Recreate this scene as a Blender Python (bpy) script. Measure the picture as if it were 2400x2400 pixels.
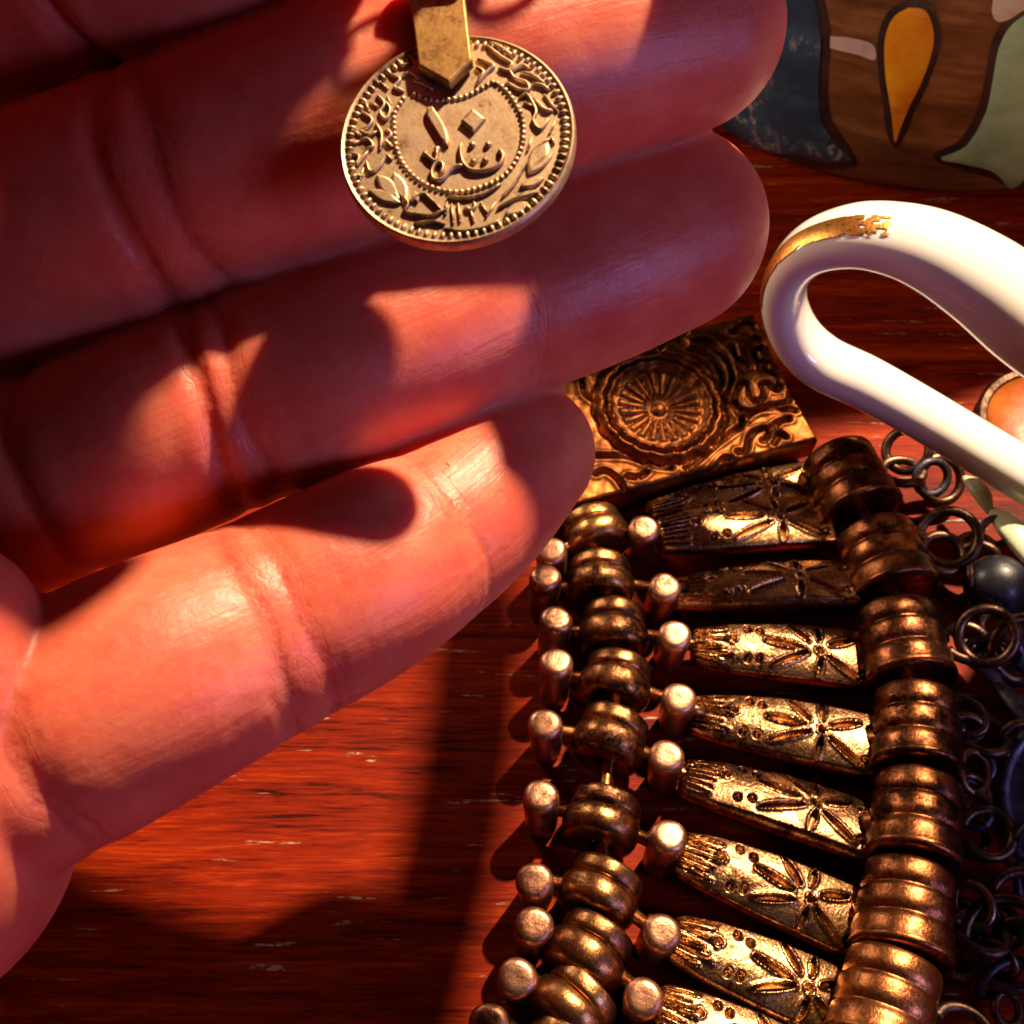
import bpy, bmesh, math, random
import numpy as np
from mathutils import Vector, Matrix

# ------------------------------------------------------------------ camera, world, lamps, exposure
MM = 0.001
scene = bpy.context.scene
for o in list(bpy.data.objects):
    bpy.data.objects.remove(o)
COL = scene.collection

PITCH = math.radians(52.0)
FOV = math.radians(45.0)
CAM = np.array([0.0, 0.0, 150.0])                      # mm above the table top
FWD = np.array([0.0, math.cos(PITCH), -math.sin(PITCH)])
UP = np.array([0.0, math.sin(PITCH), math.cos(PITCH)])
RIGHT = np.array([1.0, 0.0, 0.0])

cd = bpy.data.cameras.new('camera')
cam = bpy.data.objects.new('camera', cd)
COL.objects.link(cam)
cd.sensor_width = 36.0
cd.angle = FOV
cd.clip_start = 0.005
cd.clip_end = 20.0
cam.location = CAM * MM
cam.rotation_euler = (math.radians(90) - PITCH, 0, 0)
cd.dof.use_dof = True
cd.dof.focus_distance = 0.118
cd.dof.aperture_fstop = 95.0
scene.camera = cam

world = bpy.data.worlds.new('World')
scene.world = world
world.use_nodes = True
bg = world.node_tree.nodes['Background']
bg.inputs[0].default_value = (0.70, 0.30, 0.22, 1)
bg.inputs[1].default_value = 0.018

LDIR = np.array([0.37, 0.45, 0.81])


def lamp(name, kind, loc, target, energy, color, size=0.01):
    ld = bpy.data.lights.new(name, kind)
    lo = bpy.data.objects.new(name, ld)
    COL.objects.link(lo)
    lo.location = Vector(loc) * MM
    d = Vector(target) * MM - lo.location
    lo.rotation_euler = d.to_track_quat('-Z', 'Y').to_euler()
    ld.energy = energy
    ld.color = color
    if kind == 'AREA':
        ld.shape = 'DISK'
        ld.size = size
    else:
        ld.shadow_soft_size = size
    return lo


key = lamp('key_lamp', 'POINT', np.array([15.0, 100, 30]) + LDIR * 900, (15, 100, 30), 106.0, (1.0, 0.73, 0.46), 0.018)
fill = lamp('cool_fill_lamp', 'AREA', (200, -60, 130), (18, 100, 70), 0.21, (0.46, 0.38, 1.0), 0.07)  # unseen bluish fill set close at the right to tint the fingertips
warm = lamp('pot_fill_lamp', 'AREA', (-75, 185, 75), (70, 205, 45), 0.12, (1.0, 0.76, 0.56), 0.06)  # warm fill added out of view beside the pot to brighten it

vs = scene.view_settings
vs.view_transform = 'Standard'
vs.look = 'None'
vs.gamma = 1.0
vs.exposure = 0.0
vs.use_curve_mapping = False
scene.render.engine = 'CYCLES'
cy = scene.cycles
cy.max_bounces = 5
cy.diffuse_bounces = 3
cy.glossy_bounces = 3
cy.transmission_bounces = 2
cy.caustics_reflective = False
cy.caustics_refractive = False
cy.use_adaptive_sampling = True
cy.adaptive_threshold = 0.025
cy.use_denoising = True

random.seed(4)
rng = np.random.default_rng(7)

# ------------------------------------------------------------------ helpers
FPX = 1200.0 / math.tan(FOV / 2)


def ray(px, py):
    return FWD + RIGHT * ((px - 1200.0) / FPX) + UP * (-(py - 1200.0) / FPX)


def at(px, py, depth):
    return CAM + ray(px, py) * depth


def on_z(px, py, z):
    d = ray(px, py)
    return CAM + d * ((z - CAM[2]) / d[2])


def dz(dx, dy, z):
    k = 2400.0 / 1932.0
    return on_z(dx * k, dy * k, z)


def on_plane(px, py, c, n):
    d = ray(px, py)
    return CAM + d * (np.dot(c - CAM, n) / np.dot(d, n))


def link(o, parent=None):
    COL.objects.link(o)
    if parent is not None:
        o.parent = parent
    return o


def mesh(name, verts, faces, mat, smooth=True):
    me = bpy.data.meshes.new(name)
    v = np.asarray(verts, dtype=float) * MM
    me.from_pydata(v.tolist(), [], [list(map(int, f)) for f in faces])
    me.materials.append(mat)
    if smooth:
        me.shade_smooth()
    me.update()
    return me


def obj(name, verts, faces, mat, parent=None, loc=(0, 0, 0), smooth=True, rz=0.0):
    o = bpy.data.objects.new(name, mesh(name, verts, faces, mat, smooth))
    o.location = Vector(loc) * MM
    o.rotation_euler = (0, 0, rz)
    return link(o, parent)


def inst(name, me, parent, loc, rot=(0, 0, 0), scale=(1, 1, 1)):
    o = bpy.data.objects.new(name, me)
    o.location = Vector(loc) * MM
    o.rotation_euler = rot
    o.scale = scale
    return link(o, parent)


def thing(name, label, cat, loc=(0, 0, 0), group=None):
    o = bpy.data.objects.new(name, None)
    o.empty_display_size = 0.005
    o.location = Vector(loc) * MM
    return tag(link(o), label, cat, group)


def tag(o, label, cat, group=None):
    o['label'] = label
    o['category'] = cat
    if group:
        o['group'] = group
    return o


def auto_sharp(me, deg=35):
    bm = bmesh.new()
    bm.from_mesh(me)
    for e in bm.edges:
        if len(e.link_faces) == 2 and e.calc_face_angle(0) > math.radians(deg):
            e.smooth = False
    bm.to_mesh(me)
    bm.free()


def catmull(P, n):
    P = np.asarray(P, float)
    Q = np.vstack([2 * P[0] - P[1], P, 2 * P[-1] - P[-2]])
    out = []
    for i in range(len(P) - 1):
        p0, p1, p2, p3 = Q[i:i + 4]
        for t in np.linspace(0, 1, n, endpoint=False):
            out.append(0.5 * (2 * p1 + (p2 - p0) * t + (2 * p0 - 5 * p1 + 4 * p2 - p3) * t * t + (3 * p1 - p0 - 3 * p2 + p3) * t ** 3))
    out.append(P[-1])
    return np.array(out)


class Geo:
    def __init__(s):
        s.v = []
        s.f = []

    def add(s, v, f):
        b = len(s.v)
        s.v.extend([tuple(x) for x in v])
        s.f.extend([tuple(i + b for i in q) for q in f])

    def tube(s, path, rad, seg=8, closed=False, up=None, flat=1.0, cap=True):
        path = np.asarray(path, float)
        n = len(path)
        rad = np.broadcast_to(np.asarray(rad, float), (n,))
        vs_, fs = [], []
        N = None
        for i in range(n):
            if closed:
                t = path[(i + 1) % n] - path[i - 1]
            else:
                t = path[min(i + 1, n - 1)] - path[max(i - 1, 0)]
            t = t / (np.linalg.norm(t) + 1e-9)
            if up is not None:
                N = np.asarray(up, float)
            elif N is None:
                N = np.array([0, 0, 1.0]) if abs(t[2]) < .9 else np.array([1.0, 0, 0])
            N = N - t * np.dot(N, t)
            N /= np.linalg.norm(N) + 1e-9
            B = np.cross(t, N)
            for k in range(seg):
                a = 2 * math.pi * k / seg
                vs_.append(path[i] + (N * math.cos(a) * flat + B * math.sin(a)) * rad[i])
        m = n if closed else n - 1
        for i in range(m):
            for k in range(seg):
                a, b = i * seg + k, i * seg + (k + 1) % seg
                c, d = ((i + 1) % n) * seg + (k + 1) % seg, ((i + 1) % n) * seg + k
                fs.append((a, b, c, d))
        if not closed and cap:
            fs.append(tuple(range(seg))[::-1])
            fs.append(tuple((n - 1) * seg + k for k in range(seg)))
        s.add(vs_, fs)
        return s

    def lathe(s, prof, seg=32, axis='z', org=(0, 0, 0), wob=None):
        vs_, fs = [], []
        n = len(prof)
        for (z, r) in prof:
            for k in range(seg):
                a = 2 * math.pi * k / seg
                rr = r if wob is None else r + wob(z, a)
                if axis == 'z':
                    p = (rr * math.cos(a), rr * math.sin(a), z)
                elif axis == 'y':
                    p = (rr * math.cos(a), -z, rr * math.sin(a))
                    p = (p[0], -p[1], p[2])
                else:
                    p = (z, rr * math.cos(a), rr * math.sin(a))
                vs_.append((p[0] + org[0], p[1] + org[1], p[2] + org[2]))
        for i in range(n - 1):
            for k in range(seg):
                q = (i * seg + k, i * seg + (k + 1) % seg, (i + 1) * seg + (k + 1) % seg, (i + 1) * seg + k)
                fs.append(q if axis != 'y' else q[::-1])
        s.add(vs_, fs)
        return s

    def dome(s, c, r, h, n=None, seg=8, rings=3, frame=None):
        # a small rounded bump; frame = (u, v, n)
        u, v, w = frame if frame is not None else (np.array([1, 0, 0.]), np.array([0, 1, 0.]), np.array([0, 0, 1.]))
        vs_, fs = [], []
        c = np.asarray(c, float)
        for i in range(rings):
            t = i / rings * math.pi / 2
            for k in range(seg):
                a = 2 * math.pi * k / seg
                vs_.append(c + (u * math.cos(a) + v * math.sin(a)) * r * math.cos(t) + w * h * math.sin(t))
        vs_.append(c + w * h)
        for i in range(rings - 1):
            for k in range(seg):
                fs.append((i * seg + k, i * seg + (k + 1) % seg, (i + 1) * seg + (k + 1) % seg, (i + 1) * seg + k))
        for k in range(seg):
            fs.append(((rings - 1) * seg + k, (rings - 1) * seg + (k + 1) % seg, rings * seg))
        s.add(vs_, fs)
        return s

    def box(s, lo, hi):
        x0, y0, z0 = lo
        x1, y1, z1 = hi
        v = [(x0, y0, z0), (x1, y0, z0), (x1, y1, z0), (x0, y1, z0), (x0, y0, z1), (x1, y0, z1), (x1, y1, z1), (x0, y1, z1)]
        s.add(v, [(3, 2, 1, 0), (4, 5, 6, 7), (0, 1, 5, 4), (1, 2, 6, 5), (2, 3, 7, 6), (3, 0, 4, 7)])
        return s

    def build(s, name, mat, parent=None, loc=(0, 0, 0), smooth=True, sharp=None):
        o = obj(name, s.v, s.f, mat, parent, loc, smooth)
        if sharp:
            auto_sharp(o.data, sharp)
        return o

    def mesh(s, name, mat, sharp=None):
        me = mesh(name, s.v, s.f, mat)
        if sharp:
            auto_sharp(me, sharp)
        return me


# ------------------------------------------------------------------ materials
class NT:
    def __init__(s, name):
        s.m = bpy.data.materials.new(name)
        s.m.use_nodes = True
        s.t = s.m.node_tree
        s.b = s.t.nodes['Principled BSDF']

    def n(s, kind, **kw):
        nd = s.t.nodes.new(kind)
        for k, v in kw.items():
            if hasattr(nd, k) and not k[0].isupper():
                setattr(nd, k, v)
        return nd

    def l(s, a, b):
        s.t.links.new(a, b)

    def coord(s, kind='Object', scale=(1, 1, 1), rot=(0, 0, 0), src=None):
        mp = s.n('ShaderNodeMapping')
        if src is None:
            tc = s.n('ShaderNodeTexCoord')
            src = tc.outputs[kind]
        s.l(src, mp.inputs[0])
        mp.inputs['Scale'].default_value = scale
        mp.inputs['Rotation'].default_value = rot
        return mp.outputs[0]

    def noise(s, vec, scale, detail=4, rough=.55, dist=0.0):
        nd = s.n('ShaderNodeTexNoise')
        s.l(vec, nd.inputs['Vector'])
        nd.inputs['Scale'].default_value = scale
        nd.inputs['Detail'].default_value = detail
        nd.inputs['Roughness'].default_value = rough
        nd.inputs['Distortion'].default_value = dist
        return nd.outputs['Fac']

    def ramp(s, fac, stops, interp='LINEAR'):
        r = s.n('ShaderNodeValToRGB')
        r.color_ramp.interpolation = interp
        e = r.color_ramp.elements
        while len(e) < len(stops):
            e.new(0.5)
        for el, (p, c) in zip(e, stops):
            el.position = p
            el.color = (*c, 1) if not isinstance(c, float) else (c, c, c, 1)
        s.l(fac, r.inputs[0])
        return r.outputs[0]

    def mix(s, fac, a, b, blend='MIX'):
        m = s.n('ShaderNodeMix', data_type='RGBA', blend_type=blend)
        for sock, val in ((m.inputs[0], fac), (m.inputs[6], a), (m.inputs[7], b)):
            if hasattr(val, 'links') or hasattr(val, 'is_linked'):
                s.l(val, sock)
            elif isinstance(val, (int, float)):
                sock.default_value = val
            else:
                sock.default_value = (*val, 1)
        return m.outputs[2]

    def math(s, op, a, b=None, c=None):
        m = s.n('ShaderNodeMath', operation=op)
        for i, val in enumerate((a, b, c)):
            if val is None:
                continue
            if hasattr(val, 'is_linked'):
                s.l(val, m.inputs[i])
            else:
                m.inputs[i].default_value = val
        return m.outputs[0]

    def bump(s, h, dist, strength=1.0, normal=None):
        b = s.n('ShaderNodeBump')
        b.inputs['Strength'].default_value = strength
        b.inputs['Distance'].default_value = dist
        s.l(h, b.inputs['Height'])
        if normal is not None:
            s.l(normal, b.inputs['Normal'])
        return b.outputs[0]

    def set(s, **kw):
        names = dict(color='Base Color', rough='Roughness', metal='Metallic', normal='Normal', ior='IOR', coat='Coat Weight',
                     coat_rough='Coat Roughness', spec='Specular IOR Level', sss='Subsurface Weight', sss_r='Subsurface Radius',
                     sss_s='Subsurface Scale', sheen='Sheen Weight')
        for k, v in kw.items():
            sk = s.b.inputs[names[k]]
            if hasattr(v, 'is_linked'):
                s.l(v, sk)
            elif k == 'color':
                sk.default_value = (*v, 1)
            else:
                sk.default_value = v
        return s


def metal(name, light, dark, deep, r0=.24, r1=.5, bump=.00011, scale=1.0):
    t = NT(name)
    tc = t.n('ShaderNodeTexCoord')
    oi = t.n('ShaderNodeObjectInfo')
    add = t.n('ShaderNodeVectorMath', operation='ADD')
    mul = t.n('ShaderNodeVectorMath', operation='SCALE')
    cx = t.n('ShaderNodeCombineXYZ')
    for i in range(3):
        t.l(oi.outputs['Random'], cx.inputs[i])
    t.l(cx.outputs[0], mul.inputs[0])
    mul.inputs['Scale'].default_value = 0.37
    t.l(tc.outputs['Object'], add.inputs[0])
    t.l(mul.outputs[0], add.inputs[1])
    v = add.outputs[0]
    a = t.noise(v, 420 * scale, 6, .7)
    b = t.noise(v, 2600 * scale, 4, .65)
    c = t.noise(v, 90 * scale, 2, .5)
    mixf = t.math('ADD', t.math('MULTIPLY', a, .75), t.math('MULTIPLY', b, .25))
    mixf = t.math('ADD', mixf, t.math('MULTIPLY', t.math('SUBTRACT', oi.outputs['Random'], .5), .16))
    col = t.ramp(mixf, [(.40, deep), (.48, dark), (.60, light), (.8, tuple(min(1, x * 1.12) for x in light))])
    col = t.mix(t.ramp(c, [(.45, 0.0), (.62, .5)]), col, dark)
    rough = t.math('ADD', t.math('MULTIPLY', a, -(r1 - r0) * 1.6), r1 + .34 * (r1 - r0) + .07)
    rough = t.math('ADD', rough, t.math('MULTIPLY', b, .10))
    h = t.math('ADD', t.math('MULTIPLY', a, .8), t.math('MULTIPLY', b, .35))
    t.set(color=col, rough=rough, metal=1.0, normal=t.bump(h, bump))
    return t.m


M = {}
M['brass'] = metal('aged_brass', (.52, .285, .10), (.25, .105, .042), (.04, .016, .01), .10, .26)
M['bar'] = metal('engraved_brass', (.50, .295, .13), (.24, .115, .055), (.035, .015, .01), .09, .21)
M['stud'] = metal('worn_copper_brass', (.62, .35, .21), (.46, .22, .13), (.14, .05, .03), .20, .32)
M['copper'] = metal('dark_copper', (.46, .185, .065), (.24, .08, .03), (.04, .014, .008), .12, .27)
M['plaque'] = metal('embossed_copper', (.25, .088, .02), (.17, .052, .014), (.055, .018, .007), .30, .42, bump=.00003, scale=.7)
M['ring'] = metal('tarnished_wire', (.26, .15, .09), (.10, .055, .04), (.03, .02, .017), .2, .36)
M['steel'] = metal('blackened_metal', (.16, .15, .19), (.075, .07, .09), (.03, .028, .04), .3, .5)
M['coin'] = metal('coin_metal', (.62, .45, .29), (.48, .33, .195), (.17, .10, .06), .36, .46, bump=.00003, scale=1.6)
M['strap'] = metal('strap_brass', (.58, .37, .13), (.44, .25, .09), (.20, .10, .045), .32, .45, bump=.00004, scale=1.2)
M['gold'] = metal('gold_leaf', (.90, .50, .12), (.60, .20, .05), (.30, .06, .02), .18, .34)


def wood():
    t = NT('lacquered_mahogany')
    rot = (0, 0, math.radians(16))
    v = t.coord('Object', (1, 1, 1), rot)
    g1 = t.noise(t.coord('Object', (26, 330, 1), rot), 1.0, 6, .66, 1.1)
    g2 = t.noise(t.coord('Object', (150, 2300, 1), rot), 1.0, 5, .72, .5)
    g3 = t.noise(t.coord('Object', (6, 60, 1), rot), 1.0, 3, .5, .4)
    f = t.math('ADD', t.math('ADD', t.math('MULTIPLY', g1, .42), t.math('MULTIPLY', g2, .38)), t.math('MULTIPLY', g3, .22))
    col = t.ramp(f, [(.40, (.018, .0012, .0006)), (.47, (.13, .008, .0016)), (.54, (.21, .014, .0013)), (.66, (.40, .052, .003))])
    # worn flecks along the grain, their white glints painted in as pale colour
    fl = t.noise(t.coord('Object', (70, 640, 1), rot), 1.0, 3, .6, .2)
    fl2 = t.noise(t.coord('Object', (900, 1500, 1), rot), 1.0, 3, .6)
    fm = t.math('MULTIPLY', t.ramp(fl, [(.64, 0.0), (.68, 1.0)]), t.ramp(fl2, [(.42, 0.0), (.58, 1.0)]))
    col = t.mix(t.math('MULTIPLY', fm, .75), col, (.42, .27, .15))
    h = t.math('ADD', t.math('ADD', t.math('MULTIPLY', g1, .5), t.math('MULTIPLY', g2, .35)), t.math('MULTIPLY', fm, .5))
    t.set(color=col, rough=t.math('ADD', t.math('MULTIPLY', g2, .3), .33), normal=t.bump(h, .00012, .7), coat=0.0, spec=t.math('ADD', t.math('MULTIPLY', fm, .6), .05))
    return t.m


M['wood'] = wood()


def skin():
    t = NT('skin')
    at_s = t.n('ShaderNodeAttribute', attribute_name='along')
    at_r = t.n('ShaderNodeAttribute', attribute_name='around')
    at_c = t.n('ShaderNodeAttribute', attribute_name='crease')
    cx = t.n('ShaderNodeCombineXYZ')
    t.l(at_s.outputs['Fac'], cx.inputs[0])
    t.l(at_r.outputs['Fac'], cx.inputs[1])
    uv = cx.outputs[0]
    obj_v = t.coord('Object')
    # fine lengthwise wrinkles, cross folds and pores
    lw = t.noise(t.coord(scale=(.10, 1.15, 1), src=uv), 1.0, 3, .55, .5)
    lw2 = t.noise(t.coord(scale=(.22, 2.6, 1), src=uv), 1.0, 3, .6, .3)
    cw = t.noise(t.coord(scale=(1.6, .22, 1), src=uv), 1.0, 4, .6, .8)
    wob = t.noise(t.coord(scale=(.12, .30, 1), src=uv), 1.0, 2, .5, .3)
    pr = t.noise(obj_v, 1300, 5, .7)
    mott = t.noise(obj_v, 110, 5, .62)
    mott2 = t.noise(obj_v, 420, 4, .6)
    at_f = t.n('ShaderNodeAttribute', attribute_name='fold')
    fd = t.math('ADD', at_f.outputs['Fac'], t.math('MULTIPLY', t.math('SUBTRACT', wob, .5), 1.4))
    fd = t.math('ABSOLUTE', fd)
    line = t.ramp(t.math('MULTIPLY', fd, .25), [(0.0, 1.0), (.03, .7), (.10, 0.0), (.22, 0.0), (.25, .30), (.28, 0.0)])
    col = t.ramp(mott, [(.3, (.58, .098, .054)), (.5, (.66, .15, .082)), (.7, (.75, .215, .125))])
    col = t.mix(t.ramp(mott2, [(.42, 0.0), (.7, .5)]), col, (.62, .085, .055))
    col = t.mix(t.ramp(pr, [(.55, 0.0), (.75, .25)]), col, (.80, .34, .22))
    col = t.mix(t.math('MULTIPLY', line, .4), col, (.36, .045, .035))
    h = t.math('ADD', t.math('MULTIPLY', lw, .26), t.math('MULTIPLY', lw2, .22))
    h = t.math('ADD', h, t.math('MULTIPLY', t.math('MULTIPLY', cw, at_c.outputs['Fac']), .22))
    h = t.math('ADD', h, t.math('MULTIPLY', pr, .38))
    h = t.math('SUBTRACT', h, t.math('MULTIPLY', line, .32))
    t.set(color=col, rough=t.math('ADD', t.math('MULTIPLY', pr, .35), .24), normal=t.bump(h, .00026, .6), sss=.75, sss_r=(1.0, .25, .13),
          sss_s=.0032, spec=.42)
    return t.m


M['skin'] = skin()


def porcelain():
    t = NT('white_porcelain')
    v = t.coord('Object')
    n = t.noise(v, 60, 3, .5)
    col = t.ramp(n, [(.3, (.83, .81, .79)), (.7, (.87, .86, .84))])
    t.set(color=col, rough=.12, spec=.6, coat=.5, coat_rough=.04, sss=.12, sss_r=(1, .8, .6), sss_s=.0015, normal=t.bump(t.noise(v, 140, 2, .5), .00015, .25))
    return t.m


M['porcelain'] = porcelain()


def glaze(name, c0, c1, c2, streak=(1, 1, 1), scale=60, rough=.3, metal_=0.0, fleck=None):
    t = NT(name)
    v = t.coord('Object', streak)
    n = t.noise(v, scale, 6, .62, .3)
    n2 = t.noise(t.coord('Object'), scale * 6, 4, .6)
    f = t.math('ADD', t.math('MULTIPLY', n, .8), t.math('MULTIPLY', n2, .2))
    col = t.ramp(f, [(.34, c0), (.5, c1), (.66, c2)])
    if fleck:
        k = t.math('MULTIPLY', t.ramp(t.noise(t.coord('Object'), 75, 2, .5), [(.50, 0.0), (.60, 1.0)]),
                   t.ramp(t.noise(t.coord('Object', (1, 1, .45)), 620, 5, .7), [(.50, 0.0), (.60, 1.0)]))
        col = t.mix(k, col, fleck)
    t.set(color=col, rough=t.math('ADD', t.math('MULTIPLY', n2, .25), rough), metal=metal_, normal=t.bump(f, .0004, .5), coat=.2, coat_rough=.2)
    return t.m


M['pot'] = glaze('bronze_brown_glaze', (.085, .035, .014), (.20, .092, .034), (.36, .19, .075), (1, 1, 5), 45, .32, .25)
M['pot_pale'] = glaze('pale_glaze', (.42, .34, .34), (.55, .47, .46), (.66, .58, .56), (1, 1, 3), 50, .3)
M['pot_dark'] = glaze('outline_glaze', (.012, .007, .010), (.03, .017, .018), (.06, .03, .03), (1, 1, 2), 90, .35)
M['pot_blue'] = glaze('blue_glaze', (.012, .036, .075), (.022, .065, .12), (.045, .12, .19), (1, 1, 1.5), 80, .3, 0, (.42, .36, .34))
M['pot_green'] = glaze('mint_glaze', (.20, .40, .27), (.30, .53, .38), (.38, .62, .48), (1, 1, 1.5), 80, .3)
M['pot_amber'] = glaze('amber_glaze', (.52, .17, .008), (.74, .30, .012), (.85, .46, .03), (1, 1, .6), 90, .25)
M['amber'] = glaze('amber_enamel', (.16, .028, .002), (.28, .06, .003), (.38, .11, .008), (1, 1, 1), 90, .25)
M['pale_green'] = glaze('pale_green_enamel', (.42, .45, .26), (.56, .60, .38), (.68, .70, .50), (1, 1, 1), 150, .25)
M['black_bead'] = glaze('black_bead', (.004, .004, .008), (.008, .009, .018), (.015, .016, .03), (1, 1, 1), 150, .28)

# ------------------------------------------------------------------ table
g = Geo().box((-420, -220, -28), (420, 620, 0))
tb = g.build('table', M['wood'], smooth=False)
bv = tb.modifiers.new('edge', 'BEVEL')
bv.width = .003
bv.segments = 2
tb['kind'] = 'structure'
tb['label'] = 'red brown lacquered wooden table top with fine grain'

# ------------------------------------------------------------------ painted pot behind
PC = np.array([86.0, 250.0, 0.0])
PPROF = [(0, 40), (0.0, 53), (1.5, 56), (4, 58), (9, 61), (18, 64.5), (30, 68.5), (45, 71), (62, 72), (80, 71), (98, 67), (114, 60), (126, 52),
         (134, 46), (140, 44), (146, 45), (150, 48), (151, 47), (148, 44), (140, 41), (120, 46), (60, 66), (6, 40), (5, 1)]
pz = np.array([p[0] for p in PPROF[1:13]], float)
pr_ = np.array([p[1] for p in PPROF[1:13]], float)


def pot_r(z):
    return np.interp(z, pz, pr_)


def on_pot(px, py):
    d = ray(px, py)
    t = np.linspace(150, 330, 1400)
    P = CAM + d * t[:, None]
    q = np.hypot(P[:, 0] - PC[0], P[:, 1] - PC[1]) - pot_r(P[:, 2])
    k = int(np.argmax(q < 0)) if (q < 0).any() else int(np.argmin(q))
    p = P[k]
    if k > 0 and q[k] < 0 <= q[k - 1]:
        w = q[k - 1] / (q[k - 1] - q[k])
        p = P[k - 1] + (P[k] - P[k - 1]) * w
    return math.atan2(p[1] - PC[1], p[0] - PC[0]), max(p[2], 0.3)


pot = thing('pot', 'large brown glazed pot painted with blue, mint green and amber petals', 'pot', PC)
g = Geo()
dense = []
for a, b in zip(PPROF[:-1], PPROF[1:]):
    for t in np.linspace(0, 1, 4, endpoint=False):
        dense.append((a[0] + (b[0] - a[0]) * t, a[1] + (b[1] - a[1]) * t))
dense.append(PPROF[-1])
g.lathe(dense, 96)
g.build('body', M['pot'], pot)


def pot_patch(name, pts, mat, off, thick=.5, n=6):
    """a painted motif: closed outline in photo pixels, laid on the curved wall as a thin raised glaze"""
    P = np.array([on_pot(*p) for p in pts])
    C = catmull(np.vstack([P, P[:1]]), n)[:-1]
    bm = bmesh.new()
    vv_ = [bm.verts.new((p[0] * 70, p[1], 0)) for p in C]
    bm.faces.new(vv_)
    bmesh.ops.triangulate(bm, faces=bm.faces[:])
    for _ in range(3):
        big = [e for e in bm.edges if e.calc_length() > 3.0]
        if big:
            bmesh.ops.subdivide_edges(bm, edges=big, cuts=2)
            bmesh.ops.triangulate(bm, faces=bm.faces[:])
    for v in bm.verts:
        a, z = v.co.x / 70, v.co.y
        rr = float(pot_r(z)) + (max(off * .25, off - .35) if v.is_boundary else off)
        v.co = (rr * math.cos(a), rr * math.sin(a), z)
    bm.faces.ensure_lookup_table()
    bmesh.ops.recalc_face_normals(bm, faces=bm.faces)
    bm.verts.index_update()
    vs_ = [tuple(v.co) for v in bm.verts]
    fs = [[v.index for v in f.verts] for f in bm.faces]
    bm.free()
    return obj(name, vs_, fs, mat, pot)


def grow(pts, d):
    P = np.array(pts, float)
    c = P.mean(0)
    out = []
    m = len(P)
    area = 0
    for i in range(m):
        area += P[i][0] * P[(i + 1) % m][1] - P[(i + 1) % m][0] * P[i][1]
    sg = 1 if area > 0 else -1
    for i in range(m):
        t = P[(i + 1) % m] - P[i - 1]
        t /= np.linalg.norm(t) + 1e-9
        out.append(P[i] + np.array([t[1], -t[0]]) * d * sg)
    return out


tear = [(2130, 14), (2170, 22), (2188, 70), (2184, 120), (2160, 190), (2130, 250), (2108, 305), (2099, 330), (2094, 305), (2088, 250), (2076, 170), (2075, 90), (2095, 38)]
blue = [(1760, -60), (1890, -30), (1922, 50), (1924, 130), (1920, 220), (1932, 290), (1968, 345), (1995, 372), (1930, 376), (1870, 362), (1790, 390), (1700, 410), (1560, 360), (1560, 120)]
green = [(2420, 20), (2370, 55), (2340, 110), (2325, 190), (2305, 270), (2262, 340), (2205, 368), (2262, 382), (2330, 402), (2368, 440), (2420, 400), (2520, 360), (2540, 150)]
pot_patch('petal_outline', grow(tear, 17), M['pot_dark'], .35)
pot_patch('amber_petal', tear, M['pot_amber'], .8)
pot_patch('petal_outline', grow(blue, 20), M['pot_dark'], .35)
pot_patch('blue_petal', blue, M['pot_blue'], .8)
pot_patch('petal_outline', grow(green, 18), M['pot_dark'], .35)
pot_patch('green_petal', green, M['pot_green'], .8)
pot_patch('pale_panel', [(2330, -20), (2420, -60), (2480, -30), (2400, 25), (2345, 50), (2325, 30)], M['pot_pale'], .5)
pot_patch('pale_panel', [(1936, 84), (1990, 88), (2045, 104), (2050, 140), (2010, 128), (1936, 108)], M['pot_pale'], .2)
band = Geo()
vv, ff = [], []
for i in range(97):
    a = 2 * math.pi * i / 96
    for z in (100, 106, 112, 118):
        rr = float(pot_r(z)) + .5
        vv.append((rr * math.cos(a), rr * math.sin(a), z))
for i in range(96):
    for k in range(3):
        ff.append((i * 4 + k, (i + 1) * 4 + k, (i + 1) * 4 + k + 1, i * 4 + k + 1))
obj('pale_band', vv, ff, M['pot_pale'], pot)

# ------------------------------------------------------------------ cup with its handle
HP = np.array([34.0, 130.0, 35.0])
HE = np.array([.93, -.37, 0.0])
HN = np.array([-.37, -.93, 0.0])          # across the handle, towards the camera
hpx = [(2560, 830), (2480, 785), (2400, 730), (2300, 655), (2193, 592), (2096, 560), (2000, 553), (1905, 580), (1850, 638), (1838, 712), (1868, 790), (1930, 850),
       (2030, 897), (2150, 963), (2280, 1040), (2400, 1112), (2500, 1170), (2570, 1205)]
hw = [7.8, 7.8, 7.6, 6.9, 6.1, 5.4, 4.9, 4.4, 4.2, 4.2, 4.3, 4.4, 4.3, 4.2, 4.2, 4.3, 4.5, 4.8]
HC = np.array([on_plane(x, y, HP, HN) for x, y in hpx])
HCd = catmull(HC, 26)
HWd = catmull(np.array([[w, 0, 0] for w in hw]), 26)[:, 0]
CUPC = np.array([HC[0][0] + 36.0, HC[0][1] - 16.0, 0])


def handle_surface(off=0.0, rows=None, angs=None):
    n = len(HCd)
    rows = range(n) if rows is None else rows
    seg = 28
    angs = [2 * math.pi * k / seg for k in range(seg)] if angs is None else angs
    vs_ = []
    for i in rows:
        t = HCd[min(i + 1, n - 1)] - HCd[max(i - 1, 0)]
        t /= np.linalg.norm(t)
        o = np.cross(t, HN)
        o /= np.linalg.norm(o)
        for a in angs:
            ca, sa = math.cos(a), math.sin(a)
            e = 2.4
            k = (abs(ca) ** e + abs(sa) ** e) ** (-1 / e)
            vs_.append(HCd[i] + HN * (ca * k * (HWd[i] + off)) + o * (sa * k * (HWd[i] * .70 + off)) - CUPC)
    return vs_, len(angs)


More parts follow.
